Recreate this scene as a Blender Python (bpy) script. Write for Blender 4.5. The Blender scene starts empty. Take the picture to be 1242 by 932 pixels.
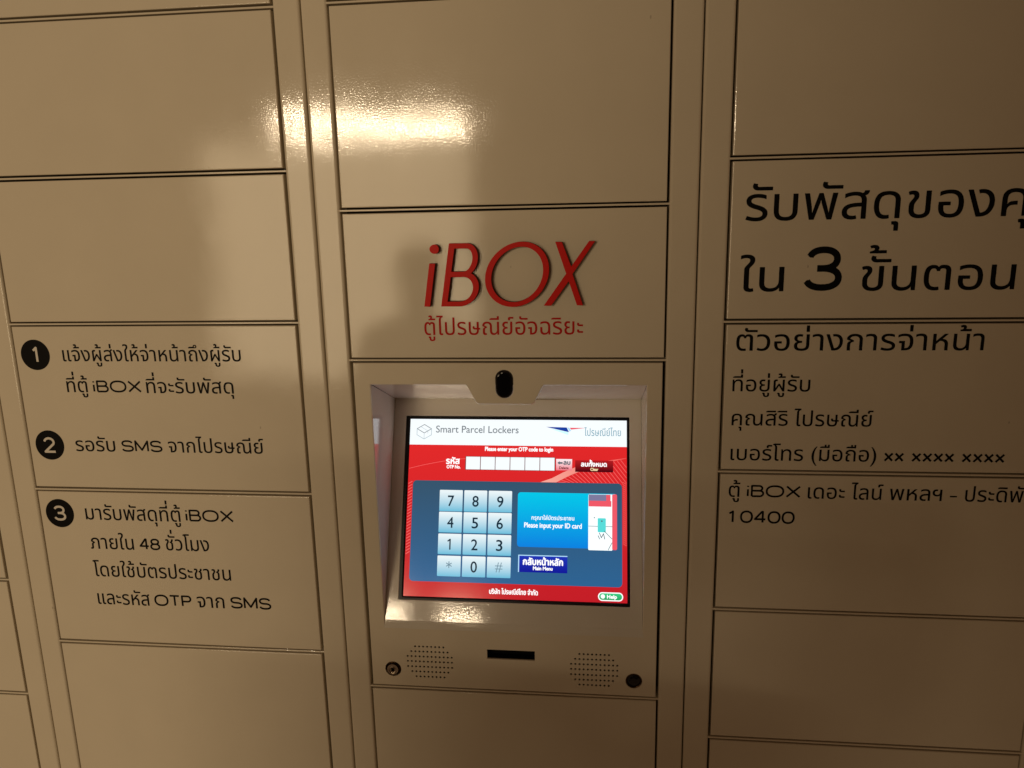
import bpy, math, random
import numpy as np
from mathutils import Vector, Matrix
from mathutils.geometry import delaunay_2d_cdt

SC = bpy.context.scene
rnd = random.Random(11)
COL = SC.collection

# ------------------------------------------------------------------ camera
cam_d = bpy.data.cameras.new("camera")
cam_d.sensor_fit = 'HORIZONTAL'
cam_d.sensor_width = 36.0
cam_d.lens = 36.0 * 922.3 / 1242.0
cam_d.clip_start = 0.02
cam_d.clip_end = 100.0
cam = bpy.data.objects.new("camera", cam_d)
COL.objects.link(cam)
_rot = Matrix.Rotation(0.1113, 3, 'Z') @ Matrix.Rotation(-0.2101, 3, 'X') @ Matrix.Rotation(0.0202, 3, 'Y')
_cols = Matrix((_rot @ Vector((1, 0, 0)), _rot @ Vector((0, 0, 1)), -(_rot @ Vector((0, 1, 0))))).transposed()
cam.matrix_world = Matrix.Translation((0.338, -1.0098, 0.1838)) @ _cols.to_4x4()
SC.camera = cam

# ------------------------------------------------------------------ world, lamps, exposure
world = bpy.data.worlds.new("World")
SC.world = world
world.use_nodes = True
bg = world.node_tree.nodes['Background']
bg.inputs[0].default_value = (1.0, 0.56, 0.30, 1)
bg.inputs[1].default_value = 0.094


def area_lamp(name, loc, target, sx, sy, power, color):
    ld = bpy.data.lights.new(name, 'AREA')
    ld.shape = 'RECTANGLE'
    ld.size, ld.size_y = sx, sy
    ld.energy = power
    ld.color = color
    o = bpy.data.objects.new(name, ld)
    COL.objects.link(o)
    o.location = loc
    d = Vector(target) - Vector(loc)
    o.rotation_euler = d.to_track_quat('-Z', 'Y').to_euler()
    return o


# ceiling strip of the lit lobby behind the photographer, seen as the highlight on the doors
area_lamp("ceiling_strip_lamp", (-1.56, -6.03, 1.06), (0.0, 0, 0.3), 1.84, 0.06, 58.0, (1.0, 0.79, 0.53))
# the lit far side of the lobby, a broad dim source
area_lamp("lobby_lamp", (-1.9, -6.2, -0.15), (-1.9, 0, -0.15), 3.0, 2.3, 84.0, (1.0, 0.765, 0.47))

SC.view_settings.view_transform = 'Standard'
SC.view_settings.look = 'None'
SC.view_settings.gamma = 1
SC.view_settings.exposure = 0
SC.render.engine = 'CYCLES'
SC.cycles.max_bounces = 8


# ------------------------------------------------------------------ materials
def new_mat(name):
    m = bpy.data.materials.new(name)
    m.use_nodes = True
    nt = m.node_tree
    return m, nt, nt.nodes['Principled BSDF']


def paint(name, col, rough=0.070, grain=0.000046):
    """powder-coated sheet metal: cream colour, glossy, orange-peel grain and faint waviness"""
    m, nt, p = new_mat(name)
    N, L = nt.nodes.new, nt.links.new
    tc = N('ShaderNodeTexCoord')
    n1 = N('ShaderNodeTexNoise'); n1.inputs['Scale'].default_value = 500; n1.inputs['Detail'].default_value = 0.6
    n2 = N('ShaderNodeTexNoise'); n2.inputs['Scale'].default_value = 9; n2.inputs['Detail'].default_value = 1
    n3 = N('ShaderNodeTexNoise'); n3.inputs['Scale'].default_value = 14; n3.inputs['Detail'].default_value = 5
    for n in (n1, n2, n3):
        L(tc.outputs['Object'], n.inputs['Vector'])
    b2 = N('ShaderNodeBump'); b2.inputs['Strength'].default_value = 1; b2.inputs['Distance'].default_value = 0.0007
    L(n2.outputs['Fac'], b2.inputs['Height'])
    b1 = N('ShaderNodeBump'); b1.inputs['Strength'].default_value = 1; b1.inputs['Distance'].default_value = grain
    L(n1.outputs['Fac'], b1.inputs['Height'])
    L(b2.outputs['Normal'], b1.inputs['Normal'])
    L(b1.outputs['Normal'], p.inputs['Normal'])
    # handling smudges (gloss only) and sparse grey scuff flecks
    n4 = N('ShaderNodeTexNoise'); n4.inputs['Scale'].default_value = 26; n4.inputs['Detail'].default_value = 7; n4.inputs['Roughness'].default_value = 0.7
    L(tc.outputs['Object'], n4.inputs['Vector'])
    fl = N('ShaderNodeTexVoronoi'); fl.inputs['Scale'].default_value = 34
    mp = N('ShaderNodeMapping'); mp.inputs['Scale'].default_value = (1.0, 1.0, 0.45); mp.inputs['Rotation'].default_value = (0, 0.5, 0)
    L(tc.outputs['Object'], mp.inputs['Vector']); L(mp.outputs['Vector'], fl.inputs['Vector'])
    lt = N('ShaderNodeMath'); lt.operation = 'LESS_THAN'; lt.inputs[1].default_value = 0.034
    L(fl.outputs['Distance'], lt.inputs[0])
    gt = N('ShaderNodeMath'); gt.operation = 'GREATER_THAN'; gt.inputs[1].default_value = 0.585
    L(n3.outputs['Fac'], gt.inputs[0])
    sc = N('ShaderNodeMath'); sc.operation = 'MULTIPLY'
    L(lt.outputs[0], sc.inputs[0]); L(gt.outputs[0], sc.inputs[1])
    s2 = N('ShaderNodeMath'); s2.operation = 'MULTIPLY'; s2.inputs[1].default_value = 0.45
    L(sc.outputs[0], s2.inputs[0])
    mx = N('ShaderNodeMix'); mx.data_type = 'RGBA'
    mx.inputs['A'].default_value = (*[c * 0.955 for c in col], 1)
    mx.inputs['B'].default_value = (*[min(1, c * 1.035) for c in col], 1)
    L(n3.outputs['Fac'], mx.inputs['Factor'])
    m2 = N('ShaderNodeMix'); m2.data_type = 'RGBA'
    m2.inputs['B'].default_value = (0.30, 0.25, 0.18, 1)
    L(s2.outputs[0], m2.inputs['Factor']); L(mx.outputs['Result'], m2.inputs['A'])
    L(m2.outputs['Result'], p.inputs['Base Color'])
    r = N('ShaderNodeMapRange'); r.inputs['From Min'].default_value = 0.35; r.inputs['From Max'].default_value = 0.72
    r.inputs['To Min'].default_value = rough * 0.9; r.inputs['To Max'].default_value = rough * 1.35
    L(n4.outputs['Fac'], r.inputs['Value'])
    L(r.outputs['Result'], p.inputs['Roughness'])
    return m


def solid(name, col, rough=0.4, metal=0.0, spec=0.5):
    m, nt, p = new_mat(name)
    p.inputs['Base Color'].default_value = (*col, 1)
    p.inputs['Roughness'].default_value = rough
    p.inputs['Metallic'].default_value = metal
    p.inputs['Specular IOR Level'].default_value = spec
    n = nt.nodes.new('ShaderNodeTexNoise'); n.inputs['Scale'].default_value = 60
    r = nt.nodes.new('ShaderNodeMapRange')
    r.inputs['To Min'].default_value = rough * 0.85; r.inputs['To Max'].default_value = min(1, rough * 1.15)
    nt.links.new(n.outputs['Fac'], r.inputs['Value'])
    nt.links.new(r.outputs['Result'], p.inputs['Roughness'])
    return m


def lit(name, col, strength=1.0, col2=None, axis=2, big=False):
    """lit pixels of the display; col at the bottom (or left) to col2 at the top (or right)"""
    m, nt, p = new_mat(name)
    p.inputs['Base Color'].default_value = (0.004, 0.004, 0.005, 1)
    p.inputs['Roughness'].default_value = 0.13
    p.inputs['Specular IOR Level'].default_value = 0.36
    p.inputs['Emission Strength'].default_value = strength
    if col2 is None:
        p.inputs['Emission Color'].default_value = (*col, 1)
    else:
        N, L = nt.nodes.new, nt.links.new
        tc = N('ShaderNodeTexCoord'); sp = N('ShaderNodeSeparateXYZ'); mx = N('ShaderNodeMix'); mx.data_type = 'RGBA'
        L(tc.outputs['Generated'], sp.inputs[0])
        L(sp.outputs[axis], mx.inputs['Factor'])
        mx.inputs['A'].default_value = (*col, 1); mx.inputs['B'].default_value = (*col2, 1)
        L(mx.outputs['Result'], p.inputs['Emission Color'])
    if not big:
        m.cycles.emission_sampling = 'NONE'
    return m


CREAM = (0.73, 0.652, 0.51)
M = dict(
    paint=paint("cream_paint", CREAM),
    tray=paint("cream_tray_glare", (0.73, 0.68, 0.59), 0.075, 0.000042),  # fascia cream made greyer: the display's glare is put into the colour
    carcass=solid("dark_sheet_steel", (0.05, 0.045, 0.04), 0.6),
    black=solid("black_vinyl", (0.004, 0.0035, 0.0035), 0.5, 0, 0.1),
    gloss=solid("black_glass", (0.004, 0.004, 0.005), 0.06),
    bezel=solid("black_bezel_plastic", (0.004, 0.004, 0.005), 0.3, 0, 0.2),
    red=solid("red_acrylic", (0.68, 0.012, 0.008), 0.4, 0, 0.10),
    redside=solid("red_letter_side_shade", (0.07, 0.003, 0.003), 0.5, 0, 0.1),  # shade on the letters' sides, painted in as a darker red
    redtxt=solid("red_vinyl", (0.52, 0.012, 0.009), 0.5, 0, 0.1),
    badge=solid("cream_vinyl", (0.74, 0.69, 0.60), 0.4),
    chrome=solid("worn_chrome", (0.62, 0.56, 0.48), 0.22, 1.0),
    bronze=solid("dark_bronze", (0.10, 0.055, 0.03), 0.3, 0.9),
    wall=solid("dim_plaster", (0.30, 0.26, 0.20), 0.8),
    white=lit("display_white", (0.93, 0.98, 1.0), 1.02, big=True),
    redui=lit("display_red", (0.55, 0.012, 0.020), 1.0, (0.80, 0.022, 0.022), big=True),
    panel=lit("display_slate_blue", (0.026, 0.125, 0.29), 1.0, (0.034, 0.088, 0.150), big=True),
    panelglow=lit("display_slate_light", (0.12, 0.25, 0.36), 1.0, (0.045, 0.14, 0.27), axis=0),
    key=lit("display_key", (0.15, 0.52, 0.72), 1.0, (0.88, 0.95, 0.96)),
    keytxt=lit("display_key_digit", (0.006, 0.028, 0.05), 1.0),
    keygrey=lit("display_key_sign", (0.16, 0.27, 0.34), 1.0),
    card=lit("display_cyan_card", (0.002, 0.22, 0.76), 1.0, (0.0, 0.58, 0.82), big=True),
    ctext=lit("display_text_white", (1, 1, 1), 1.1),
    navy=lit("display_navy_button", (0.004, 0.008, 0.32), 1.0, (0.012, 0.035, 0.48)),
    edge=lit("display_button_edge", (0.45, 0.75, 0.98), 1.0),
    dkred=lit("display_dark_red_button", (0.055, 0.0, 0.004), 1.0, (0.48, 0.012, 0.015)),
    pink=lit("display_pink_button", (0.90, 0.20, 0.25), 1.0, (1.0, 0.88, 0.90)),
    green=lit("display_green_pill", (0.015, 0.35, 0.10), 1.0, (0.05, 0.66, 0.26)),
    grey=lit("display_grey_text", (0.20, 0.23, 0.25), 1.0),
    pale=lit("display_pale_line", (0.38, 0.50, 0.55), 1.0),
    logo=lit("display_logo_teal", (0.14, 0.36, 0.46), 1.0),
    blue=lit("display_logo_blue", (0.008, 0.05, 0.36), 1.0),
    cyanl=lit("display_logo_cyan", (0.60, 0.93, 1.0), 1.1),
    rose=lit("display_rose", (0.88, 0.10, 0.14), 1.0),
    swoosh=lit("display_swoosh", (0.95, 0.42, 0.34), 1.0, (0.90, 0.10, 0.09), axis=0),
    line=lit("display_light_red_line", (0.95, 0.13, 0.125), 1.0),
    yellow=lit("display_yellow_text", (1.0, 0.80, 0.45), 1.0),
    idcard=lit("display_teal_card", (0.10, 0.72, 0.70), 1.0),
    photo=lit("display_photo_white", (0.88, 0.96, 0.97), 1.15),
    photob=lit("display_photo_blue", (0.08, 0.18, 0.42), 1.0, (0.22, 0.20, 0.34)),
    fieldframe=lit("display_field_frame", (0.16, 0.04, 0.035), 1.0),
    ink=lit("display_ink", (0.10, 0.14, 0.16), 1.0),
)


# ------------------------------------------------------------------ mesh helpers
def flat(y0=0.0):
    """2D (x, z) on the locker front, d metres out of it"""
    return lambda x, z, d: Vector((x, y0 - d, z))


TH = math.radians(21.5)
TZ = -0.4004                      # where the tilted tray meets the fascia
T_U = Vector((0, math.sin(TH), math.cos(TH)))
T_N = Vector((0, -math.cos(TH), math.sin(TH)))


def tilt(x, v, d):
    return Vector((x, 0, TZ)) + T_U * v + T_N * d


SX, SV, SW, SH = 0.0520, 0.0412, 0.3337, 0.2678      # lit area on the tilted plane
SD = -0.0032


def disp(x, v, d):
    """millimetres from the lower left of the display, d in metres out of it"""
    return tilt(SX + x / 1000, SV + v / 1000, SD + d)


def link(name, me, parent=None, mats=(), smooth=False):
    for m in mats:
        me.materials.append(m)
    if smooth:
        for p in me.polygons:
            p.use_smooth = True
    o = bpy.data.objects.new(name, me)
    COL.objects.link(o)
    if parent is not None:
        o.parent = parent
        o.matrix_parent_inverse = Matrix.Translation(-parent.location) if parent.type == 'EMPTY' else Matrix()
    return o


class Mesh:
    def __init__(self):
        self.v, self.f, self.m = [], [], []

    def add(self, verts, faces, mi=0):
        b = len(self.v)
        self.v += [tuple(p) for p in verts]
        for f in faces:
            self.f.append([i + b for i in f]); self.m.append(mi)

    def build(self, name, mats, parent=None, smooth=False):
        me = bpy.data.meshes.new(name)
        me.from_pydata(self.v, [], self.f)
        me.polygons.foreach_set('material_index', self.m)
        if not isinstance(mats, (list, tuple)):
            mats = [mats]
        me.update()
        return link(name, me, parent, mats, smooth)

    def box(self, x0, x1, y0, y1, z0, z1, mi=0):
        v = [(x, y, z) for x in (x0, x1) for y in (y0, y1) for z in (z0, z1)]
        self.add(v, [(0, 1, 3, 2), (4, 6, 7, 5), (0, 4, 5, 1), (2, 3, 7, 6), (0, 2, 6, 4), (1, 5, 7, 3)], mi)

    def bevel_box(self, x0, x1, y0, y1, z0, z1, r, seg=3, mi=0, r2=None):
        """box whose front (-y) edges are rolled over with radius r"""
        r2 = r if r2 is None else r2
        rings = []
        for k in range(seg + 1):
            a = math.pi / 2 * k / seg
            i = r * (1 - math.cos(a)); d = r * (1 - math.sin(a))
            rings.append((i, y0 + d))
        pts = []
        pts.append([(x0, y1, z0), (x1, y1, z0), (x1, y1, z1), (x0, y1, z1)])
        for i, y in rings:
            pts.append([(x0 + i, y, z0 + i), (x1 - i, y, z0 + i), (x1 - i, y, z1 - i), (x0 + i, y, z1 - i)])
        vs = [p for q in pts for p in q]
        fs = []
        for a in range(len(pts) - 1):
            for k in range(4):
                k2 = (k + 1) % 4
                fs.append((a * 4 + k, a * 4 + k2, a * 4 + 4 + k2, a * 4 + 4 + k))
        n = len(pts) - 1
        fs.append((n * 4, n * 4 + 1, n * 4 + 2, n * 4 + 3))
        fs.append((3, 2, 1, 0))
        self.add(vs, fs, mi)

    def region(self, fn, contours, d, mi=0, rule='nonzero'):
        v, t = fill(contours, rule)
        self.add([fn(x, y, d) for x, y in v], t, mi)

    def wall(self, fn, contour, d0, d1, mi=0, contour2=None):
        c2 = contour2 or contour
        n = len(contour)
        vs = [fn(x, y, d0) for x, y in contour] + [fn(x, y, d1) for x, y in c2]
        self.add(vs, [(i, (i + 1) % n, n + (i + 1) % n, n + i) for i in range(n)], mi)


def windings(pts, contours):
    """winding number of the contours round each point"""
    a = np.array([p for c in contours for p in c], float)
    b = np.array([p for c in contours for p in list(c[1:]) + [c[0]]], float)
    p = np.array(pts, float)
    res = np.zeros(len(p), int)
    for k in range(0, len(p), 400):
        x, y = p[k:k + 400, 0:1], p[k:k + 400, 1:2]
        cross = (a[:, 1] <= y) != (b[:, 1] <= y)
        with np.errstate(divide='ignore', invalid='ignore'):
            xi = a[:, 0] + (y - a[:, 1]) / (b[:, 1] - a[:, 1]) * (b[:, 0] - a[:, 0])
        res[k:k + 400] = np.where(cross & (xi > x), np.where(b[:, 1] > a[:, 1], 1, -1), 0).sum(1)
    return res


def fill(contours, rule='nonzero'):
    pts, edges = [], []
    for c in contours:
        b = len(pts); n = len(c)
        pts += [Vector(p) for p in c]
        edges += [(b + i, b + (i + 1) % n) for i in range(n)]
    size = max(max(abs(p.x), abs(p.y)) for p in pts)
    r = delaunay_2d_cdt(pts, edges, [], 0, 1e-6 * max(size, 1e-3), False)
    ov, of = r[0], r[2]
    ws = windings([(sum(ov[i].x for i in f) / len(f), sum(ov[i].y for i in f) / len(f)) for f in of], contours)
    keep = [tuple(f) for f, w in zip(of, ws) if ((w != 0) if rule == 'nonzero' else (w % 2 != 0))]
    used = sorted({i for f in keep for i in f})
    mp = {i: k for k, i in enumerate(used)}
    return [(ov[i].x, ov[i].y) for i in used], [tuple(mp[i] for i in f) for f in keep]


def outline_loops(verts, tris):
    """boundary loops of a triangulated region, the region on the left"""
    ed = {}
    for f in tris:
        a = (verts[f[1]][0] - verts[f[0]][0]) * (verts[f[2]][1] - verts[f[0]][1]) - (verts[f[1]][1] - verts[f[0]][1]) * (verts[f[2]][0] - verts[f[0]][0])
        g = f if a > 0 else f[::-1]
        for i in range(3):
            ed[(g[i], g[(i + 1) % 3])] = 1
    nxt = {a: b for (a, b) in ed if (b, a) not in ed}
    loops = []
    while nxt:
        a = next(iter(nxt)); lp = [a]; b = nxt.pop(a)
        while b != a and b in nxt:
            lp.append(b); b = nxt.pop(b)
        loops.append([verts[i] for i in lp])
    return loops


def inset(loop, r):
    """move a loop by r to its left, mitred"""
    n = len(loop); out = []
    for i in range(n):
        p0, p, p1 = Vector(loop[i - 1]), Vector(loop[i]), Vector(loop[(i + 1) % n])
        a = (p - p0).normalized(); b = (p1 - p).normalized()
        na = Vector((-a.y, a.x)); nb = Vector((-b.y, b.x))
        m = na + nb
        if m.length < 1e-6:
            m = na.copy()
        m.normalize()
        k = r / max(0.35, m.dot(na))
        out.append(tuple(p + m * k))
    return out


def circle(cx, cy, rx, ry=None, n=24, a0=0.0, rev=False):
    ry = rx if ry is None else ry
    c = [(cx + rx * math.cos(a0 + 2 * math.pi * i / n), cy + ry * math.sin(a0 + 2 * math.pi * i / n)) for i in range(n)]
    return c[::-1] if rev else c


def rrect(x0, y0, x1, y1, r, n=5):
    pts = []
    for cx, cy, a in ((x1 - r, y0 + r, -90), (x1 - r, y1 - r, 0), (x0 + r, y1 - r, 90), (x0 + r, y0 + r, 180)):
        for k in range(n + 1):
            t = math.radians(a + 90 * k / n)
            pts.append((cx + r * math.cos(t), cy + r * math.sin(t)))
    return pts


def rect(x0, y0, x1, y1):
    return [(x0, y0), (x1, y0), (x1, y1), (x0, y1)]


def stroke(pts, w):
    """flat ribbon quads along a polyline, as separate contours"""
    out = []
    for (x0, y0), (x1, y1) in zip(pts, pts[1:]):
        d = Vector((x1 - x0, y1 - y0))
        if d.length < 1e-9:
            continue
        d.normalize(); n = Vector((-d.y, d.x)) * w / 2; e = d * w * 0.25
        out.append([(x0 - n.x * -1 - e.x, y0 + n.y - e.y), (x0 - n.x - e.x, y0 - n.y - e.y), (x1 - n.x + e.x, y1 - n.y + e.y), (x1 + n.x + e.x, y1 + n.y + e.y)])
    return out


# ------------------------------------------------------------------ lettering
_cache = {}


def raw_outline(s):
    """outlines of a line of text in font units, one closed list of points per contour"""
    if s in _cache:
        return _cache[s]
    c = bpy.data.curves.new("text", 'FONT')
    c.body = s
    o = bpy.data.objects.new("text", c)
    COL.objects.link(o)
    dg = bpy.context.evaluated_depsgraph_get()
    cv = o.evaluated_get(dg).to_curve(dg)
    res = []
    for sp in cv.splines:
        if sp.type != 'BEZIER':
            res.append([(p.co.x, p.co.y) for p in sp.points]); continue
        bp = sp.bezier_points; n = len(bp); pts = []
        for i in range(n):
            a, b = bp[i], bp[(i + 1) % n]
            p0, p1, p2, p3 = a.co, a.handle_right, b.handle_left, b.co
            straight = ((p1 - p0).cross(p3 - p0)).length < 1e-5 and ((p2 - p0).cross(p3 - p0)).length < 1e-5
            k = 1 if straight else 4
            for j in range(k):
                t = j / k; u = 1 - t
                q = p0 * u ** 3 + p1 * 3 * u * u * t + p2 * 3 * u * t * t + p3 * t ** 3
                if not pts or (abs(pts[-1][0] - q.x) + abs(pts[-1][1] - q.y)) > 1e-5:
                    pts.append((q.x, q.y))
        if len(pts) > 2:
            res.append(pts)
    o.to_curve_clear() if hasattr(o, 'to_curve_clear') else None
    bpy.data.objects.remove(o)
    bpy.data.curves.remove(c)
    _cache[s] = res
    return res


UPPER, TONE = "\u0e31\u0e34\u0e35\u0e36\u0e37", "\u0e48\u0e49\u0e4a\u0e4b"


def outline(s):
    """text outlines with tone marks lifted clear of the vowel signs they stand on"""
    plain, lifted = "", []
    for i, ch in enumerate(s):
        if ch in TONE and i and s[i - 1] in UPPER:
            a, b = raw_outline(plain), raw_outline(plain + ch)
            lifted += [[(x, y * 0.9 + 0.265) for x, y in c] for c in b[len(a):]]
        else:
            plain += ch
    res = [list(c) for c in raw_outline(plain)] + lifted
    return [[((x), y) for x, y in c] for c in res]


def one(h=0.682):
    return [[(0.19, 0.0), (0.27, 0.0), (0.27, h), (0.20, h), (0.03, h - 0.12), (0.065, h - 0.18), (0.19, h - 0.095)]]


def text_shape(s, x0, x1, z, zs, full=None, bold=0.0, slant=0.0):
    """contours of s scaled to run from x0 to x1 with its baseline at z; full is a longer text of which s is the start"""
    if all(c in MONO for c in s) and bold == 0:
        return mono_shape(s, x0, x1, z, zs * 0.682, zs * 0.682 * 0.150)
    base = one() if s == "1" else outline(s)
    xs = [p[0] for c in base for p in c]
    a, b = min(xs), max(xs)
    k = (x1 - x0) / (b - a)
    src = outline(full) if full else base
    out = [[(x0 + (x - a) * k + slant * y * zs, z + y * zs) for x, y in c] for c in src]
    if bold:
        e = bold
        out = [[(x + dx, y + dy) for x, y in c] for c in out for dx, dy in ((-e, 0), (e, 0), (0, e), (0, -e))]
    return out


def arc(cx, cy, rx, ry, a0, a1, n=14, e=1.0):
    """elliptic arc; e below 1 squares it off"""
    out = []
    for i in range(n + 1):
        a = math.radians(a0 + (a1 - a0) * i / n)
        c, q = math.cos(a), math.sin(a)
        out.append((cx + rx * math.copysign(abs(c) ** e, c), cy + ry * math.copysign(abs(q) ** e, q)))
    return out


MONO = {          # wide single-weight letters: lines in units of the cap height, advance width
    'i': ([[(0, 0), (0, .66)], [(0, .88), (0, 1.0)]], 0.0),
    'B': ([[(0, 0), (0, 1), (.54, 1)] + arc(.54, .765, .24, .235, 90, -90) + [(0, .53)], [(.54, .53)] + arc(.60, .265, .26, .265, 90, -90) + [(0, 0)]], .86),
    'O': ([arc(.62, .5, .62, .5, 0, 360, 36, .86)], 1.24),
    'X': ([[(0, 0), (.98, 1)], [(0, 1), (.98, 0)]], .98),
    'S': ([arc(.46, .75, .42, .25, 12, 270, 20, .85) + arc(.48, .25, .45, .25, 90, -168, 20, .85)], .93),
    'M': ([[(0, 0), (0, 1), (.53, .12), (1.06, 1), (1.06, 0)]], 1.06),
    'T': ([[(0, 1), (.92, 1)], [(.46, 1), (.46, 0)]], .92),
    'P': ([[(0, 0), (0, 1), (.56, 1)] + arc(.56, .73, .27, .27, 90, -90) + [(0, .46)]], .83),
    '0': ([arc(.47, .5, .47, .5, 0, 360, 32, .88)], .94),
    '1': ([[(0, .80), (.24, 1), (.24, 0)]], .24),
    '2': ([arc(.42, .71, .38, .29, 168, -28, 16) + [(.02, 0), (.86, 0)]], .86),
    '3': ([arc(.42, .755, .38, .245, 165, -90, 18, .9) + [(.26, .51)], [(.42, .51)] + arc(.42, .255, .44, .255, 90, -165, 18, .9)], .86),
    '4': ([[(.66, 0), (.66, 1), (.58, 1), (0, .30), (.90, .30)]], .90),
    '8': ([arc(.45, .76, .38, .24, 0, 360, 26, .9), arc(.45, .265, .45, .265, 0, 360, 28, .9)], .90),
    'x': ([[(0, 0), (.66, .66)], [(0, .66), (.66, 0)]], .66),
}


def mono_shape(s, x0, x1, z, h, w):
    """contours of a run of MONO letters, the strokes w wide whatever the stretch"""
    lines, pen = [], 0.0
    for ch in s:
        ls, adv = MONO[ch]
        lines += [[(pen + x, y) for x, y in l] for l in ls]
        pen += adv + (.30 if ch in 'iT' else .26)
    xs = [p[0] for l in lines for p in l]
    a, b = min(xs), max(xs)
    k = (x1 - x0 - w) / max(b - a, 1e-6)
    out = []
    for l in lines:
        pts = [(x0 + w / 2 + (x - a) * k, z + w / 2 + y * (h - w)) for x, y in l]
        for (ax, ay), (bx, by) in zip(pts, pts[1:]):
            d = Vector((bx - ax, by - ay))
            if d.length < 1e-9:
                continue
            d.normalize(); nx, ny = -d.y * w / 2, d.x * w / 2
            out.append([(ax + nx, ay + ny), (ax - nx, ay - ny), (bx - nx, by - ny), (bx + nx, by + ny)])
        closed = (Vector(pts[0]) - Vector(pts[-1])).length < 1e-6
        for i, (px, py) in enumerate(pts):
            if closed or 0 < i < len(pts) - 1:
                out.append(circle(px, py, w / 2, n=10, a0=0.07))
    return out


def lettering(name, segs, mat, fn, d, parent, bold=0.0, label=None):
    m = Mesh()
    for sg in segs:
        s, x0, x1, z, zs = sg[:5]
        b = 0.0 if all(c in MONO for c in s) else zs * 0.0035 + bold
        m.region(fn, text_shape(s, x0, x1, z, zs, sg[5] if len(sg) > 5 else None, b), d)
    o = m.build(name, mat, parent)
    if label:
        o['label'] = label
    return o


# ------------------------------------------------------------------ things
def empty(name, label, cat, loc, group=None):
    o = bpy.data.objects.new(name, None)
    COL.objects.link(o)
    o.location = loc
    o.empty_display_size = 0.1
    o['label'] = label; o['category'] = cat
    if group:
        o['group'] = group
    return o


ZB, ZT = -1.45, 0.668
GAP = 0.0028


def cabinet(label, s0, x0, x1, s1, lines, skip=None):
    """one locker column: s0/s1 its outer sides, x0/x1 the gap lines beside its doors"""
    t = empty("parcel_locker", label, "locker", ((s0 + s1) / 2, 0.22, ZB), "columns of the parcel locker wall")
    f = Mesh()
    g = GAP / 2
    f.bevel_box(s0 + 0.0004, x0 - g, 0.0, 0.03, ZB, ZT, 0.0036, 5)
    f.bevel_box(x1 + g, s1 - 0.0004, 0.0, 0.03, ZB, ZT, 0.0036, 5)
    for z in lines:
        f.bevel_box(x0 - g - 0.001, x1 + g + 0.001, 0.0008, 0.029, z - 0.0013, z + 0.0013, 0.0006, 2)
    f.build("frame", M['paint'], t)
    b = Mesh()
    b.box(s0 + 0.001, x0 - g - 0.002, 0.0301, 0.42, ZB, ZT)
    b.box(x1 + g + 0.002, s1 - 0.001, 0.0301, 0.42, ZB, ZT)
    b.box(s0 + 0.001, s1 - 0.001, 0.4201, 0.44, ZB, ZT)
    b.box(x0 - g - 0.0019, x1 + g + 0.0019, 0.031, 0.4199, ZT - 0.02, ZT)
    b.box(x0 - g - 0.0019, x1 + g + 0.0019, 0.031, 0.4199, ZB, ZB + 0.02)
    b.build("carcass", M['carcass'], t)
    doors = []
    for i in range(len(lines) - 1):
        if skip is not None and i == skip:
            doors.append(None); continue
        zt, zb = lines[i] - 0.0037, lines[i + 1] + 0.0037
        d = Mesh()
        d.bevel_box(x0 + g, x1 - g, 0.0, 0.018, zb, zt, 0.0013, 3)
        o = d.build("door", M['paint'], t)
        c = Vector(((x0 + x1) / 2, 0.01, (zt + zb) / 2))
        o.matrix_basis = (Matrix.Translation(c + Vector((rnd.uniform(-.3, .3), rnd.uniform(-.3, .5), rnd.uniform(-.3, .3))) / 1000)
                          @ Matrix.Rotation(math.radians(rnd.uniform(-.16, .16)), 4, 'X') @ Matrix.Rotation(math.radians(rnd.uniform(-.12, .12)), 4, 'Z')
                          @ Matrix.Rotation(math.radians(rnd.uniform(-.07, .07)), 4, 'Y') @ Matrix.Translation(-c))
        doors.append(o)
    return t, doors


FL = flat(0.0)
D_TXT = 0.0003

LL, dLL = cabinet("cream locker column cut off at the left edge, only blank door corners showing",
                  -1.0095, -0.9745, -0.5777, -0.5412, [0.665, 0.458, 0.2558, 0.0528, -0.149, -0.3497, -0.5498, -0.752, -0.955, -1.18, -1.405])
Lc, dL = cabinet("cream locker column with black numbered instructions 1, 2 and 3 on its doors",
                 -0.5404, -0.5039, -0.0738, -0.0369, [0.661, 0.4581, 0.2558, 0.0528, -0.198, -0.4521, -0.706, -0.955, -1.18, -1.405])
Cc, dC = cabinet("cream locker column holding the touchscreen, with large red raised lettering above it",
                 -0.0361, 0.0, 0.43, 0.4683, [0.661, 0.4592, 0.2025, 0.0, -0.5055, -0.76, -0.955, -1.18, -1.405], skip=3)
Rc, dR = cabinet("cream locker column in shade on the right, with a large black heading and address lines",
                 0.4691, 0.5067, 0.9367, 0.9735, [0.661, 0.4604, 0.2556, 0.0506, -0.154, -0.3582, -0.5643, -0.769, -0.955, -1.18, -1.405])

# --- left column: numbered instructions
for i, lab in ((3, "cream door with numbered instructions 1 and 2"), (4, "cream door with numbered instruction 3 in four lines")):
    dL[i]['label'] = lab
ZS = 0.0297


def tl(door, segs, k=ZS, lat=0.0262, mat='black'):
    out = []
    for s, x0, x1, z in segs:
        zs = lat if all(ord(c) < 0x0e00 for c in s) else k
        out.append((s, x0 / 1000, x1 / 1000, z / 1000, zs))
    return lettering("lettering", out, M[mat], FL, D_TXT, door)


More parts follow.
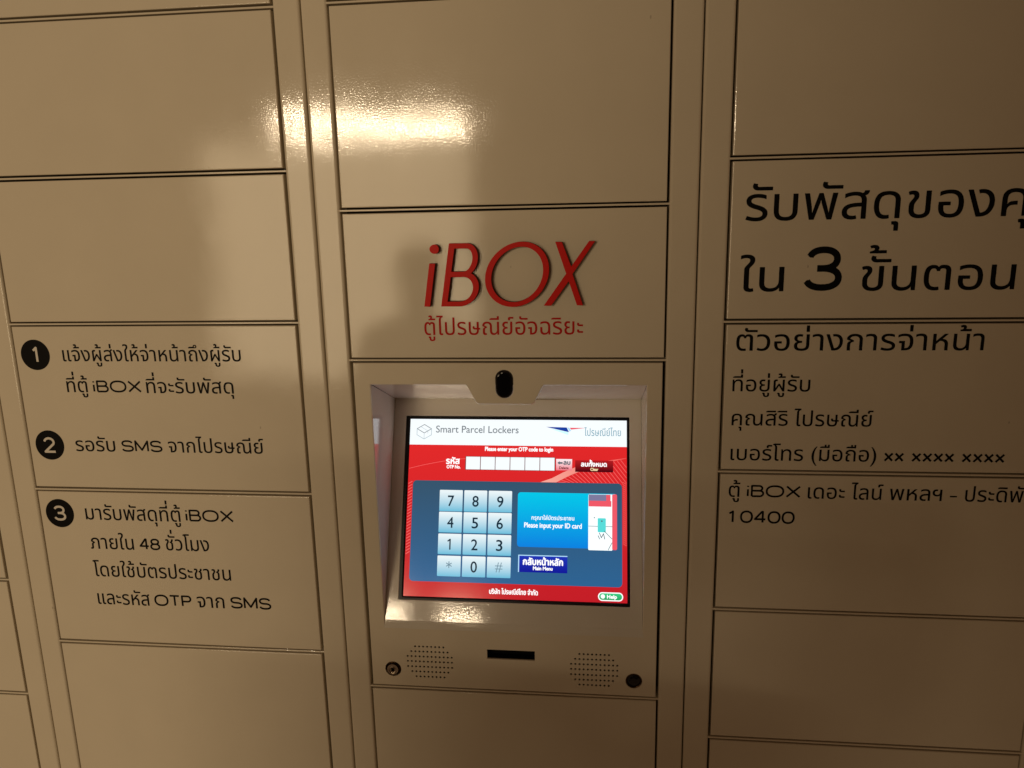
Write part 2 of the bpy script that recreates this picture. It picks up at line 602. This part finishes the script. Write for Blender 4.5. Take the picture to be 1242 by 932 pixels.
tl(dL[3], [("แจ้งผู้ส่งให้จ่าหน้าถึงผู้รับ", -428.7, -158.7, -1.5)])
tl(dL[3], [("ที่ตู้", -429.2, -396.5, -47.4), ("iBOX", -388.2, -313.5, -47.6), ("ที่จะรับพัสดุ", -305.8, -174.1, -48.2)])
tl(dL[3], [("รอรับ", -428.7, -366.2, -137.3), ("SMS", -355.7, -292.5, -137.4), ("จากไปรษณีย์", -282.9, -137.4, -137.2)])
K2 = 0.0322
tl(dL[4], [("มารับพัสดุที่ตู้", -429.1, -276.8, -245.4), ("iBOX", -268.9, -193.7, -244.4)], K2, 0.0275)
tl(dL[4], [("ภายใน", -427.7, -357.6, -292.8), ("48", -348.2, -315.0, -292.5), ("ชั่วโมง", -306.0, -237.1, -291.8)], K2, 0.0275)
tl(dL[4], [("โดยใช้บัตรประชาชน", -428.8, -207.5, -338.3)], K2)
tl(dL[4], [("และรหัส", -428.9, -343.2, -385.0), ("OTP", -335.5, -275.1, -384.8), ("จาก", -266.1, -222.5, -384.5), ("SMS", -212.3, -148.0, -384.2)], K2, 0.0282)


def badge(door, cx, cz, r, s):
    b = Mesh()
    b.region(FL, [circle(cx, cz, r, n=48)], D_TXT)
    w = r * (0.36 if s == "1" else 0.86)
    sh = mono_shape(s, cx - w / 2, cx + w / 2, cz - r * 0.52, r * 1.06, r * 0.15)
    b.region(FL, sh, D_TXT * 2, 1)
    b.build("number_badge", [M['black'], M['badge']], door)


badge(dL[3], -0.4712, 0.0078, 0.0225, "1")
badge(dL[3], -0.4700, -0.1287, 0.0228, "2")
badge(dL[4], -0.4708, -0.2365, 0.0228, "3")

# --- right column: heading and address
dR[2]['label'] = "cream door with the large two-line black heading"
dR[3]['label'] = "cream door with four lines of black address text"
dR[4]['label'] = "cream door with two lines of small black text"
lettering("lettering", [("รับพัสดุของค", 0.5262, 0.8592, 0.1788, 0.0585, "รับพัสดุของคุณ")], M['black'], FL, D_TXT, dR[2])
lettering("lettering", [("ใน", 0.523, 0.5773, 0.0898, 0.0560), ("3", 0.6015, 0.6484, 0.0896, 0.082), ("ขั้นตอน", 0.6722, 0.8548, 0.0896, 0.0555)],
          M['black'], FL, D_TXT, dR[2])
lettering("lettering", [("ตัวอย่างการจ่าหน้า", 0.5212, 0.8268, 0.0129, 0.0385)], M['black'], FL, D_TXT, dR[3])
KR = 0.0288
tl(dR[3], [("ที่อยู่ผู้รับ", 518.7, 617.9, -41.7)], KR)
tl(dR[3], [("คุณสิริ", 519.5, 592.1, -88.4), ("ไปรษณีย์", 600.0, 699.9, -88.7)], KR)
tl(dR[3], [("เบอร์โทร", 519.9, 614.6, -137.0), ("(มือถือ)", 625.4, 708.1, -136.8), ("xx", 717.6, 743.3, -136.6), ("xxxx", 752.4, 806.0, -136.6),
           ("xxxx", 815.0, 868.5, -136.5)], KR, 0.0268)
o1 = [("ตู้", .5197, .5346, -.1896, KR), ("iBOX", .5438, .6147, -.1895, 0.0256), ("เดอะ", .6239, .6716, -.1899, KR),
      ("ไลน์", .6799, .7204, -.19, KR), ("พหลฯ", .7293, .7953, -.1899, KR), ("–", .8054, .8141, -.1905, 0.028), ("ประดิพั", .8244, .8984, -.1898, KR, "ประดิพัทธ์")]
lettering("lettering", o1, M['black'], FL, D_TXT, dR[4])
lettering("lettering", [("1", .5205, .5279, -.2277, 0.0268), ("0400", .5362, .6088, -.2274, 0.0268)], M['black'], FL, D_TXT, dR[4])

# --- centre column: raised red letters
dC[2]['label'] = "cream door with large red raised lettering"


def shear(c, k=0.164, z0=75.1):
    return [((x + k * (z - z0)) / 1000, z / 1000) for x, z in c]


def half(cx, cz, rx, rz, left, rev=False):
    """a bowl: straight left side, half ellipse on the right"""
    n = 20
    c = [(left, cz - rz)] + [(cx + rx * math.cos(math.radians(-90 + 180 * i / n)), cz + rz * math.sin(math.radians(-90 + 180 * i / n))) for i in range(n + 1)] + [(left, cz + rz)]
    return c[::-1] if rev else c


LET = [
    [[(.1099, .0751), (.1194, .0750), (.1287, .1320), (.1190, .1321)]],
    [circle(.1273, .1508, .0072, .0061, 28)],
    [shear(half(158, 98.0, 24.3, 22.9, 132.9)), shear(half(157, 135.8, 18.9, 22.0, 132.9)),
     shear(half(158, 97.65, 14.8, 16.15, 142.4, True)), shear(half(157, 136.0, 9.9, 15.0, 142.4, True))],
    [shear(circle(229.6, 116.15, 42.7, 42.45, 56)), shear(circle(229.8, 116.05, 33.0, 36.0, 56, 0, True))],
    [[(.3140, .0751), (.3235, .0750), (.2962, .1573), (.2862, .1575)], [(.2703, .0750), (.2813, .0750), (.3389, .1576), (.3297, .1578)]],
]


def slim(loop, r):
    """pull the right-hand faces of a letter in by r"""
    n = len(loop); out = []
    for i in range(n):
        d = (Vector(loop[(i + 1) % n]) - Vector(loop[i - 1])).normalized()
        out.append((loop[i][0] - r * max(0.0, d.y), loop[i][1]))
    return out


def raised(contours, name, mat, parent, depth, bev, slim_by=0.0016):
    v, t = fill(contours)
    m = Mesh()
    loops = [slim(l, slim_by) for l in outline_loops(v, t)]
    ins = [inset(l, bev) for l in loops]
    for l, i in zip(loops, ins):
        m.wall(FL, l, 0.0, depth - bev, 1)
        m.wall(FL, l, depth - bev, depth, 0, i)
    m.region(FL, ins, depth, 0, 'evenodd')
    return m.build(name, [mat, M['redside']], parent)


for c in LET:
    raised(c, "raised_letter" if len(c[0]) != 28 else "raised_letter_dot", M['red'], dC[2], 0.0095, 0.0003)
lettering("lettering", [("ตู้ไปรษณีย์อัจฉริยะ", .1066, .3216, .0354, 0.0318)], M['redtxt'], FL, D_TXT, dC[2], label="small red line of text")

# ------------------------------------------------------------------ touchscreen terminal
TM = empty("touchscreen_terminal", "built-in touchscreen terminal with lit keypad display sunk in a sloping cream tray", "touchscreen",
           (0.215, 0.05, -0.5025))
fx0, fx1, fz0, fz1 = 0.0030, 0.4275, -0.5018, -0.0036
BF = 0.0016
BEND = 0.006                      # the tray plate bends into the fascia over this length each way
opening = [(0.0267, -0.4004 - BEND), (0.4070, -0.4004 - BEND), (0.4070, -0.0346), (0.2690, -0.0346), (0.2668, -0.0368), (0.2555, -0.0592), (0.2515, -0.0616),
           (0.1785, -0.0616), (0.1745, -0.0592), (0.1632, -0.0368), (0.1610, -0.0346), (0.0267, -0.0346)]
pill = rrect(0.2022, -0.0528, 0.2270, -0.0132, 0.0122, 8)
slot = rect(0.1799, -0.4507, 0.2509, -0.4354)
holes = []
spk = []
for cx in (0.0926, 0.3379):
    rows = []
    dx, dz = 0.00612, 0.00825
    off = -0.0015 if cx > 0.2 else 0.0
    for r in range(7):
        n = (8, 10, 12, 12, 12, 10, 8)[r]
        zc = -0.4352 + off - r * dz - (0.0004 if r > 3 else 0)
        for k in range(n):
            rows.append(circle(cx + (k - (n - 1) / 2) * dx, zc, 0.00168, n=8))
    spk.append(rows); holes += rows
lockL, lockR = circle(0.0357, -0.4742, 0.0124, n=28), circle(0.3957, -0.4767, 0.0121, n=28)
fa = Mesh()
r0 = 0.0013
outer = rect(fx0, fz0, fx1, fz1)
fo = inset(outer, r0)
keep_sill = lambda l: [(x, opening[0][1] if z < -0.40 else z) for x, z in l]
op_out = keep_sill(inset(opening, -BF))
fa.region(FL, [fo, op_out, pill, slot, lockL, lockR] + holes, 0.0004, 0, 'evenodd')
mid = inset(outer, r0 * 0.3)
fa.wall(FL, fo, 0.0004, 0.0, 0, mid)
fa.wall(FL, mid, 0.0, -0.0009, 0, outer)
fa.wall(FL, outer, -0.0009, -0.017)
# rolled lip of the opening
m1 = keep_sill(inset(opening, -BF * 0.35))
fa.wall(FL, op_out, 0.0004, -0.0001, 0, m1)
fa.wall(FL, m1, -0.0001, -0.0012, 0, opening)
fa.wall(FL, opening[1:] + opening[:1], -0.0012, -0.0030)
for h in (pill, slot, lockL, lockR):
    fa.wall(FL, h, 0.0004, -0.0025)
for h in holes:
    fa.wall(FL, h, 0.0004, -0.0012)
fa.build("fascia", M['paint'], TM)

# tray: tilted plate with a cut-out for the display, side and top walls square to it
TL_ = 0.3660 * math.cos(TH)
tx0, tx1 = 0.0267, 0.4070
bx0, bx1, bv0, bv1 = 0.0455, 0.3897, 0.0362, 0.3138
tr = Mesh()
cut = rrect(bx0, bv0, bx1, bv1, 0.0012, 3)
cut_o = inset(cut, -0.0008)
tr.region(tilt, [rect(tx0, BEND, tx1, TL_), cut_o], 0.0, 0, 'evenodd')
tr.wall(tilt, cut_o, 0.0, -0.0006, 0, cut)
tr.wall(tilt, cut, -0.0006, -0.005)
dep = TL_ * math.tan(TH)
back = tilt(0, TL_, 0)
# sill: an arc from the fascia plane into the tilted plate
Rb = BEND / math.tan(TH / 2)
sill = []
for k in range(13):
    a = TH * k / 12
    sill.append((-0.0004 + Rb * (1 - math.cos(a)), TZ - BEND + Rb * math.sin(a)))
sill[-1] = (tilt(0, BEND, 0).y, tilt(0, BEND, 0).z)
nf0 = len(tr.f)
tr.add([Vector((x, y, z)) for y, z in sill for x in (tx0 - 0.0016, tx1 + 0.0016)], [(2 * k, 2 * k + 1, 2 * k + 3, 2 * k + 2) for k in range(12)])
nf1 = len(tr.f)
low_w = [(y, z) for y, z in sill if y > 0.0010]
for x in (tx0 - 0.0002, tx1 + 0.0002):
    q = [Vector((x, 0.0010, low_w[0][1] - 0.0005))] + [Vector((x, y, z)) for y, z in low_w] + [Vector((x, back.y, back.z)), Vector((x, 0.0010, -0.0346))]
    tr.add(q, [tuple(range(len(q)))])
tr.add([Vector((tx0, 0.003, -0.0346)), Vector((tx1, 0.003, -0.0346)), Vector((tx1, back.y, back.z)), Vector((tx0, back.y, back.z))], [(0, 1, 2, 3)])
tro = tr.build("tray", M['tray'], TM)
for k in range(nf0, nf1):
    tro.data.polygons[k].use_smooth = True

# display: black bezel, lit panel and everything drawn on it
bz = Mesh()
act = rrect(SX, SV, SX + SW, SV + SH, 0.0012, 3)
bzo = rrect(bx0 + 0.0004, bv0 + 0.0004, bx1 - 0.0004, bv1 - 0.0004, 0.001, 3)
act_o = inset(act, -0.0022)
bz.region(tilt, [bzo, act_o], -0.0012, 0, 'evenodd')
bz.wall(tilt, act_o, -0.0012, -0.0034, 0, act)
bz.wall(tilt, bzo, -0.0012, -0.006)
bz.region(tilt, [bzo], -0.006)
bz.build("bezel", M['bezel'], TM)

sm = Mesh()
sm.region(disp, [rect(0, 0, SW * 1000, SH * 1000)], 0.0)
SCR = sm.build("display", M['redui'], TM)
SCR['label'] = "lit red touchscreen display"
LY = 0.00022


def ui(name, contours, mat, layer=1, rule='nonzero', extra=()):
    m = Mesh()
    m.region(disp, contours, LY * layer, 0, rule)
    mats = [M[mat]]
    for c, mt, ly in extra:
        mats.append(M[mt])
        m.region(disp, c, LY * ly, len(mats) - 1)
    return m.build(name, mats, SCR)


W_, H_ = SW * 1000, SH * 1000
ui("header_banner", [rect(0, 227.9, W_, H_)], 'white', 1)
# parcel icon, title, carrier emblem
ic = []
cx, cy, rx, ry = 22.4, 252.6, 11.4, 6.6
top = [(cx - rx, cy), (cx, cy + ry), (cx + rx, cy), (cx, cy - ry), (cx - rx, cy)]
ic += stroke(top, 0.95)
ui("parcel_icon", ic, 'grey', 2, 'nonzero', [(stroke([(cx - rx, cy), (cx - rx, cy - 9.5), (cx, cy - 16), (cx + rx, cy - 9.5), (cx + rx, cy)], 0.8), 'pale', 2.2),
                                           (stroke([(cx, cy - 16), (cx, cy - ry)], 0.55) + stroke([(cx - rx / 2, cy + ry / 2), (cx + rx / 2, cy - ry / 2), (cx + rx / 2, cy - ry / 2 - 4)], 0.5), 'pale', 2.4)])
T = lambda s, x0, x1, v, zs, b=0.0, full=None: text_shape(s, x0, x1, v, zs, full, b)
ui("title_text", T("Smart Parcel Lockers", 41, 169.6, 247.0, 15.5, 0.12), 'grey', 2)
ui("bird_emblem", [[(211.7, 257.2), (243.0, 256.6), (246.8, 249.4)]], 'blue', 2, 'nonzero',
   [([[(216, 255.4), (246, 249.4), (245.5, 245.2)]], 'cyanl', 1.6), ([[(247.5, 256.2), (271.6, 256.0), (250.2, 253.4)]], 'rose', 2.2), ([[(243.6, 256.5), (246.6, 256.3), (250.0, 252.2), (247.6, 250.2)]], 'edge', 2.4)])
ui("carrier_name", T("ไปรษณีย์ไทย", 270, 325, 244.2, 15.5), 'logo', 2)
# red field: light arcs, fan of thin lines, hatching at the sides
arc1 = [(1 + 70 * t, 197 + 17 * t - 6 * t * t + 4 * t) for t in [i / 12 for i in range(13)]]
arc2 = [(1 + 95 * t, 191 + 26 * t - 9 * t * t) for t in [i / 12 for i in range(13)]]
ui("light_arc", stroke(arc2, 0.7), 'line', 0.5)
sw_lo = [(196 + 132 * t, 173.4 + 34 * (t ** 0.72)) for t in [i / 14 for i in range(15)]]
sw_hi = [(222 + 106 * t, 178 + 33.5 * (t ** 0.8)) for t in [i / 14 for i in range(15)]]
low = [(228, 173.2), (247, 183.2), (262, 189.6), (300, 203.2), (333, 210.6)]
ui("swoosh", [[(204, 173.2)] + low + [(333, 211.3), (300, 206.2), (258, 197.0), (238, 188.2), (222, 179.6)]], 'swoosh', 0.5)
fan = []
for i in range(19):
    a = 231 + i * 5.2
    top = next(v0 + (v1 - v0) * (a - u0) / (u1 - u0) for (u0, v0), (u1, v1) in zip(low, low[1:]) if u0 <= a <= u1) - 0.8
    b = min(333, a + 11 + i * 0.9)
    v = top + (173.4 - top) * (b - a) / (11 + i * 0.9)
    fan += stroke([(a, top), (b, v)], 0.9)
ui("fan_lines", fan, 'line', 0.7)
hat = []
for i in range(24):
    v = 62 + i * 4.6
    hat += stroke([(1.0, v), (6.6, v + 3.4)], 1.2)
ui("hatching", hat, 'line', 0.6)
hat = []
for i in range(30):
    v = 82 + i * 3.1
    hat += stroke([(327.6, v + 3.2), (333.0, v)], 0.8)
ui("hatching", hat, 'line', 0.6)
# code entry row
ui("instruction_text", T("Please enter your OTP code to login", 118.6, 222.7, 219.6, 8.8, 0.32), 'ctext', 2)
ui("field_caption", T("รหัส", 58.7, 79.3, 199.0, 13.0, 0.5), 'ctext', 2, 'nonzero', [(T("OTP No.", 59.8, 80.8, 192.0, 7.2, 0.28), 'ctext', 2)])
bw = (225.8 - 89.0) / 6
ui("field_frame", [rect(88.4, 190.3, 226.4, 210.8)], 'fieldframe', 1.1)
for i in range(6):
    ui("digit_field", [rect(89.0 + i * bw + 0.55, 190.9, 89.0 + (i + 1) * bw - 0.55, 210.2)], 'white', 1.4)
ui("delete_button", [rect(227.7, 191.5, 251.8, 208.5)], 'pink', 1.5, 'nonzero',
   [(T("ลบ", 239, 249, 200.2, 9.0, 0.4), 'ink', 2.4), (T("Delete", 232.5, 246.5, 193.4, 5.6, 0.15), 'dkred', 2.4),
    ([[(229.6, 202.6), (233.0, 205.3), (233.0, 203.9), (237.6, 203.9), (237.6, 201.3), (233.0, 201.3), (233.0, 199.9)]], 'ink', 2.4)])
ui("clear_button", [rect(256.5, 189.6, 313.3, 207.0)], 'dkred', 1.5, 'nonzero',
   [(T("ลบทั้งหมด", 265.5, 303.5, 198.0, 9.4, 0.42), 'ctext', 2.4), (T("Clear", 279.5, 291.0, 191.6, 6.0, 0.25), 'yellow', 2.4)])
# slate panel with keypad
ui("keypad_panel", [rrect(7.8, 22.2, 326.5, 173.1, 6.0)], 'panel', 1)
kx = ((50.4, 86.0), (88.4, 123.6), (126.0, 161.6))
kz = ((127.0, 159.0), (95.2, 126.0), (63.0, 93.4), (30.6, 60.8))
for r, row in enumerate(("789", "456", "123", "*0#")):
    for c, ch in enumerate(row):
        (x0, x1), (v0, v1) = kx[c], kz[r]
        xm = (x0 + x1) / 2; vm = (v0 + v1) / 2
        if ch == '*':
            g = []
            for k in range(3):
                a = math.radians(90 + 60 * k)
                g += stroke([(xm - 4.6 * math.cos(a), vm + 2 - 4.6 * math.sin(a)), (xm + 4.6 * math.cos(a), vm + 2 + 4.6 * math.sin(a))], 1.3)
            mt = 'keygrey'
        elif ch == '#':
            g = []
            for k in (-2.2, 2.2):
                g += stroke([(xm + k - 1.6, vm - 7), (xm + k + 1.6, vm + 7)], 1.1)
                g += stroke([(xm - 5.4, vm + k), (xm + 5.4, vm + k)], 1.1)
            mt = 'keygrey'
        else:
            w = 4.8 if ch == '1' else 9.4
            off = -1.0 if ch == '1' else 0
            g = T(ch, xm - w / 2 + off, xm + w / 2 + off, vm - 8.2, 23.0, 0.25)
            mt = 'keytxt'
        ui("key", [rrect(x0, v0, x1, v1, 1.2, 3)], 'key', 2, 'nonzero', [(g, mt, 3)])
# blue card with the picture of a hand and a card
ui("card_panel", [rrect(170.5, 76.8, 319.0, 157.6, 4.5)], 'card', 2, 'nonzero',
   [(T("กรุณาใส่บัตรประชาชน", 191.7, 255.6, 117.4, 8.2, 0.12), 'ctext', 3), (T("Please input your ID card", 181, 266.7, 105.6, 10.4, 0.22), 'ctext', 3)])
hand = stroke([(293, 100), (296, 93), (299, 99), (301, 91)], 1.1) + stroke([(291, 96), (293.5, 91)], 1.0) + stroke([(300, 103), (305, 98), (311.5, 91.5)], 0.9) + stroke([(306, 75.6), (311.5, 86)], 0.9)
ui("card_picture", [rrect(276.6, 74.6, 312.2, 156.6, 1.5, 3)], 'photo', 2.6, 'nonzero',
   [([rect(277.0, 147.0, 303.0, 156.2)], 'photob', 3), ([rect(277.0, 138.5, 310.6, 147.0)], 'rose', 3), ([rect(303.0, 147.0, 309.4, 156.2)], 'rose', 3.05),
    ([rrect(311.8, 75.6, 319.0, 157.0, 2.0, 3)], 'rose', 2.8), ([rect(277, 109.2, 291, 110.0), rect(302, 109.0, 312, 109.8)], 'ink', 3.1),
    ([rrect(290.5, 101, 302.5, 121.5, 1.2, 3)], 'idcard', 3.4), (hand, 'ink', 3.8), ([circle(296.6, 117.2, 1.2, n=10), circle(285.5, 122.0, 0.9, n=10)], 'ink', 3.9)])
ui("menu_button", [rect(172.7, 40.1, 246.0, 65.2)], 'navy', 2, 'nonzero',
   [([rect(172.7, 63.8, 246.0, 65.2), rect(172.7, 40.1, 174.3, 63.79)], 'edge', 2.3), (T("กลับหน้าหลัก", 180.2, 239.2, 51.0, 13.2, 0.55), 'ctext', 3), (T("Main Menu", 195.3, 224, 43.6, 7.4, 0.3), 'ctext', 3)])
ui("company_text", T("บริษัท ไปรษณีย์ไทย จำกัด", 130.4, 202.6, 7.4, 10.0, 0.3), 'ctext', 2)
ui("help_button", [rrect(291.2, 2.4, 327.7, 14.8, 6.1, 8)], 'ctext', 1.5, 'nonzero',
   [([rrect(292.8, 3.9, 326.1, 13.3, 4.6, 8)], 'green', 2), ([circle(298.2, 8.8, 3.1, n=20)], 'ctext', 2.6), (T("Help", 304.5, 318.5, 6.1, 7.4, 0.3), 'ctext', 2.6)])

# camera window above the tray
pm = Mesh()
pi_ = inset(pill, 0.0006)
pm.wall(FL, pi_, -0.003, 0.0010)
prev, pd = pi_, 0.0010
for k in range(1, 5):
    a = math.pi / 2 * k / 4
    nx = inset(pi_, 0.0035 * (1 - math.cos(a)))
    nd = 0.0010 + 0.0026 * math.sin(a)
    pm.wall(FL, prev, pd, nd, 0, nx)
    prev, pd = nx, nd
pm.region(FL, [prev], pd)
pm.build("camera_window", M['gloss'], TM, smooth=False)

# card slot: a dark throat behind the fascia
sl = Mesh()
sl.wall(FL, inset(slot, -0.0004), -0.0026, -0.016)
sl.region(FL, [inset(slot, -0.0004)], -0.016)
sl.build("card_slot", M['black'], TM)

# speakers behind the perforations
for rows, cx in zip(spk, (0.0926, 0.3379)):
    s = Mesh()
    zc = -0.460 if cx < 0.2 else -0.4615
    s.region(FL, [circle(cx, zc, 0.040, 0.031, 36)], -0.0022)
    s.wall(FL, circle(cx, zc, 0.040, 0.031, 36), -0.0022, -0.012)
    s.build("speaker", M['black'], TM)


def ring(m, cx, cz, prof, n=32, mi=0):
    for (ra, da), (rb, db) in zip(prof, prof[1:]):
        m.wall(FL, circle(cx, cz, ra, n=n), da, db, mi, circle(cx, cz, rb, n=n))


lk = Mesh()
ring(lk, 0.0357, -0.4742, [(0.0123, -0.010), (0.0118, -0.0016), (0.0108, -0.0010), (0.0100, -0.0034), (0.0098, -0.0060), (0.0001, -0.0061)], mi=2)
ring(lk, 0.0345, -0.4756, [(0.0086, -0.0058), (0.0086, 0.0004), (0.0074, 0.0018), (0.0062, 0.0018), (0.0056, 0.0004), (0.0050, 0.0005), (0.0036, 0.0016), (0.0030, 0.0008), (0.0028, -0.004)])
lk.region(FL, [circle(0.0345, -0.4756, 0.0028, n=32)], -0.0039, 1)
lk.build("key_lock", [M['chrome'], M['black'], M['bronze']], TM)
lk = Mesh()
ring(lk, 0.3957, -0.4767, [(0.0120, -0.008), (0.0119, -0.0004), (0.0114, 0.0006), (0.0104, 0.0002), (0.0098, -0.0010)], mi=0)
ring(lk, 0.3957, -0.4767, [(0.0098, -0.0010), (0.0075, 0.0004), (0.0045, 0.0010), (0.0001, 0.0012)], mi=1)
lk.build("round_sensor", [M['bronze'], M['gloss']], TM)

# ------------------------------------------------------------------ wall end behind the camera that shades the right side
wl = Mesh()
wl.box(-0.150, 3.2, -2.12, -2.0, -1.30, 1.60)
w = wl.build("wall", M['wall'])
w['kind'] = 'structure'

# ------------------------------------------------------------------ the photographer, seen only as a dark reflection in the gloss paint
def skinned(name, pts, edges, mats, parent, sub=2):
    me = bpy.data.meshes.new(name)
    me.from_pydata([p[:3] for p in pts], edges, [])
    o = link(name, me, parent, mats)
    o.modifiers.new("skin", 'SKIN').use_smooth_shade = True
    sm_ = o.modifiers.new("sub", 'SUBSURF'); sm_.levels = sm_.render_levels = sub
    for i, p in enumerate(pts):
        r = p[3] if isinstance(p[3], tuple) else (p[3], p[3])
        me.skin_vertices[0].data[i].radius = r
    me.skin_vertices[0].data[0].use_root = True
    return o


PX, PY = -0.215, -1.34
PS = empty("person", "dark reflection of the person taking the photograph, in a dark top, arms raised", "person", (PX, PY, ZB))
cloth_m = solid("dark_cloth", (0.035, 0.034, 0.038), 0.85, 0, 0.2)
hair_m = solid("black_hair", (0.012, 0.010, 0.009), 0.6, 0, 0.3)
P = lambda x, y, z, r: (PX + x, PY + y, z, r)
body = [P(0, 0, -0.62, (.15, .105)), P(0, 0, -0.45, (.135, .10)), P(0, 0, -0.30, (.15, .11)), P(0, 0, -0.19, (.13, .09)), P(0, .01, -0.115, .055), P(0, .02, -0.05, .055), P(0, .03, 0.02, (.072, .085)), P(0, .025, 0.11, (.070, .085)),
        P(.155, 0, -.185, .062), P(.25, .04, -.36, .045), P(.36, .15, -.12, .034), P(.385, .17, -.05, .026),
        P(-.155, 0, -.185, .062), P(-.20, .05, -.40, .045), P(-.02, .20, -.36, .034), P(.04, .215, -.33, .026),
        P(.09, 0, -.70, .085), P(.095, .01, -1.02, .056), P(.10, 0, -1.37, .04), P(.11, .12, -1.41, .035),
        P(-.09, 0, -.70, .085), P(-.095, .01, -1.02, .056), P(-.10, 0, -1.37, .04), P(-.11, .12, -1.41, .035)]
be = [(0, 1), (1, 2), (2, 3), (3, 4), (4, 5), (5, 6), (6, 7), (3, 8), (8, 9), (9, 10), (10, 11), (3, 12), (12, 13), (13, 14), (14, 15), (0, 16), (16, 17), (17, 18), (18, 19), (0, 20), (20, 21), (21, 22), (22, 23)]
for (hx, hy, hz), hand_i in (((.385, .17, -.05), 11), ((.04, .215, -.33), 15)):
    for k, (fx, fz, ln) in enumerate(((-.030, .015, .045), (-.014, .045, .070), (.002, .050, .078), (.017, .046, .070), (.030, .038, .055))):
        b0 = len(body)
        body += [P(hx + fx * .8, hy + .015, hz + fz * .7, .0105), P(hx + fx, hy + .03, hz + fz + ln * .5, .009), P(hx + fx * .9, hy + .045, hz + fz + ln * .8, .0075)]
        be += [(hand_i, b0), (b0, b0 + 1), (b0 + 1, b0 + 2)]
bo = skinned("body", body, be, [cloth_m], PS)
hr = [P(0, .0, 0.125, (.082, .088)), P(0, -.03, 0.06, (.082, .07)), P(0, -.045, -.03, (.075, .045))]
skinned("hair", hr, [(0, 1), (1, 2)], [hair_m], PS)
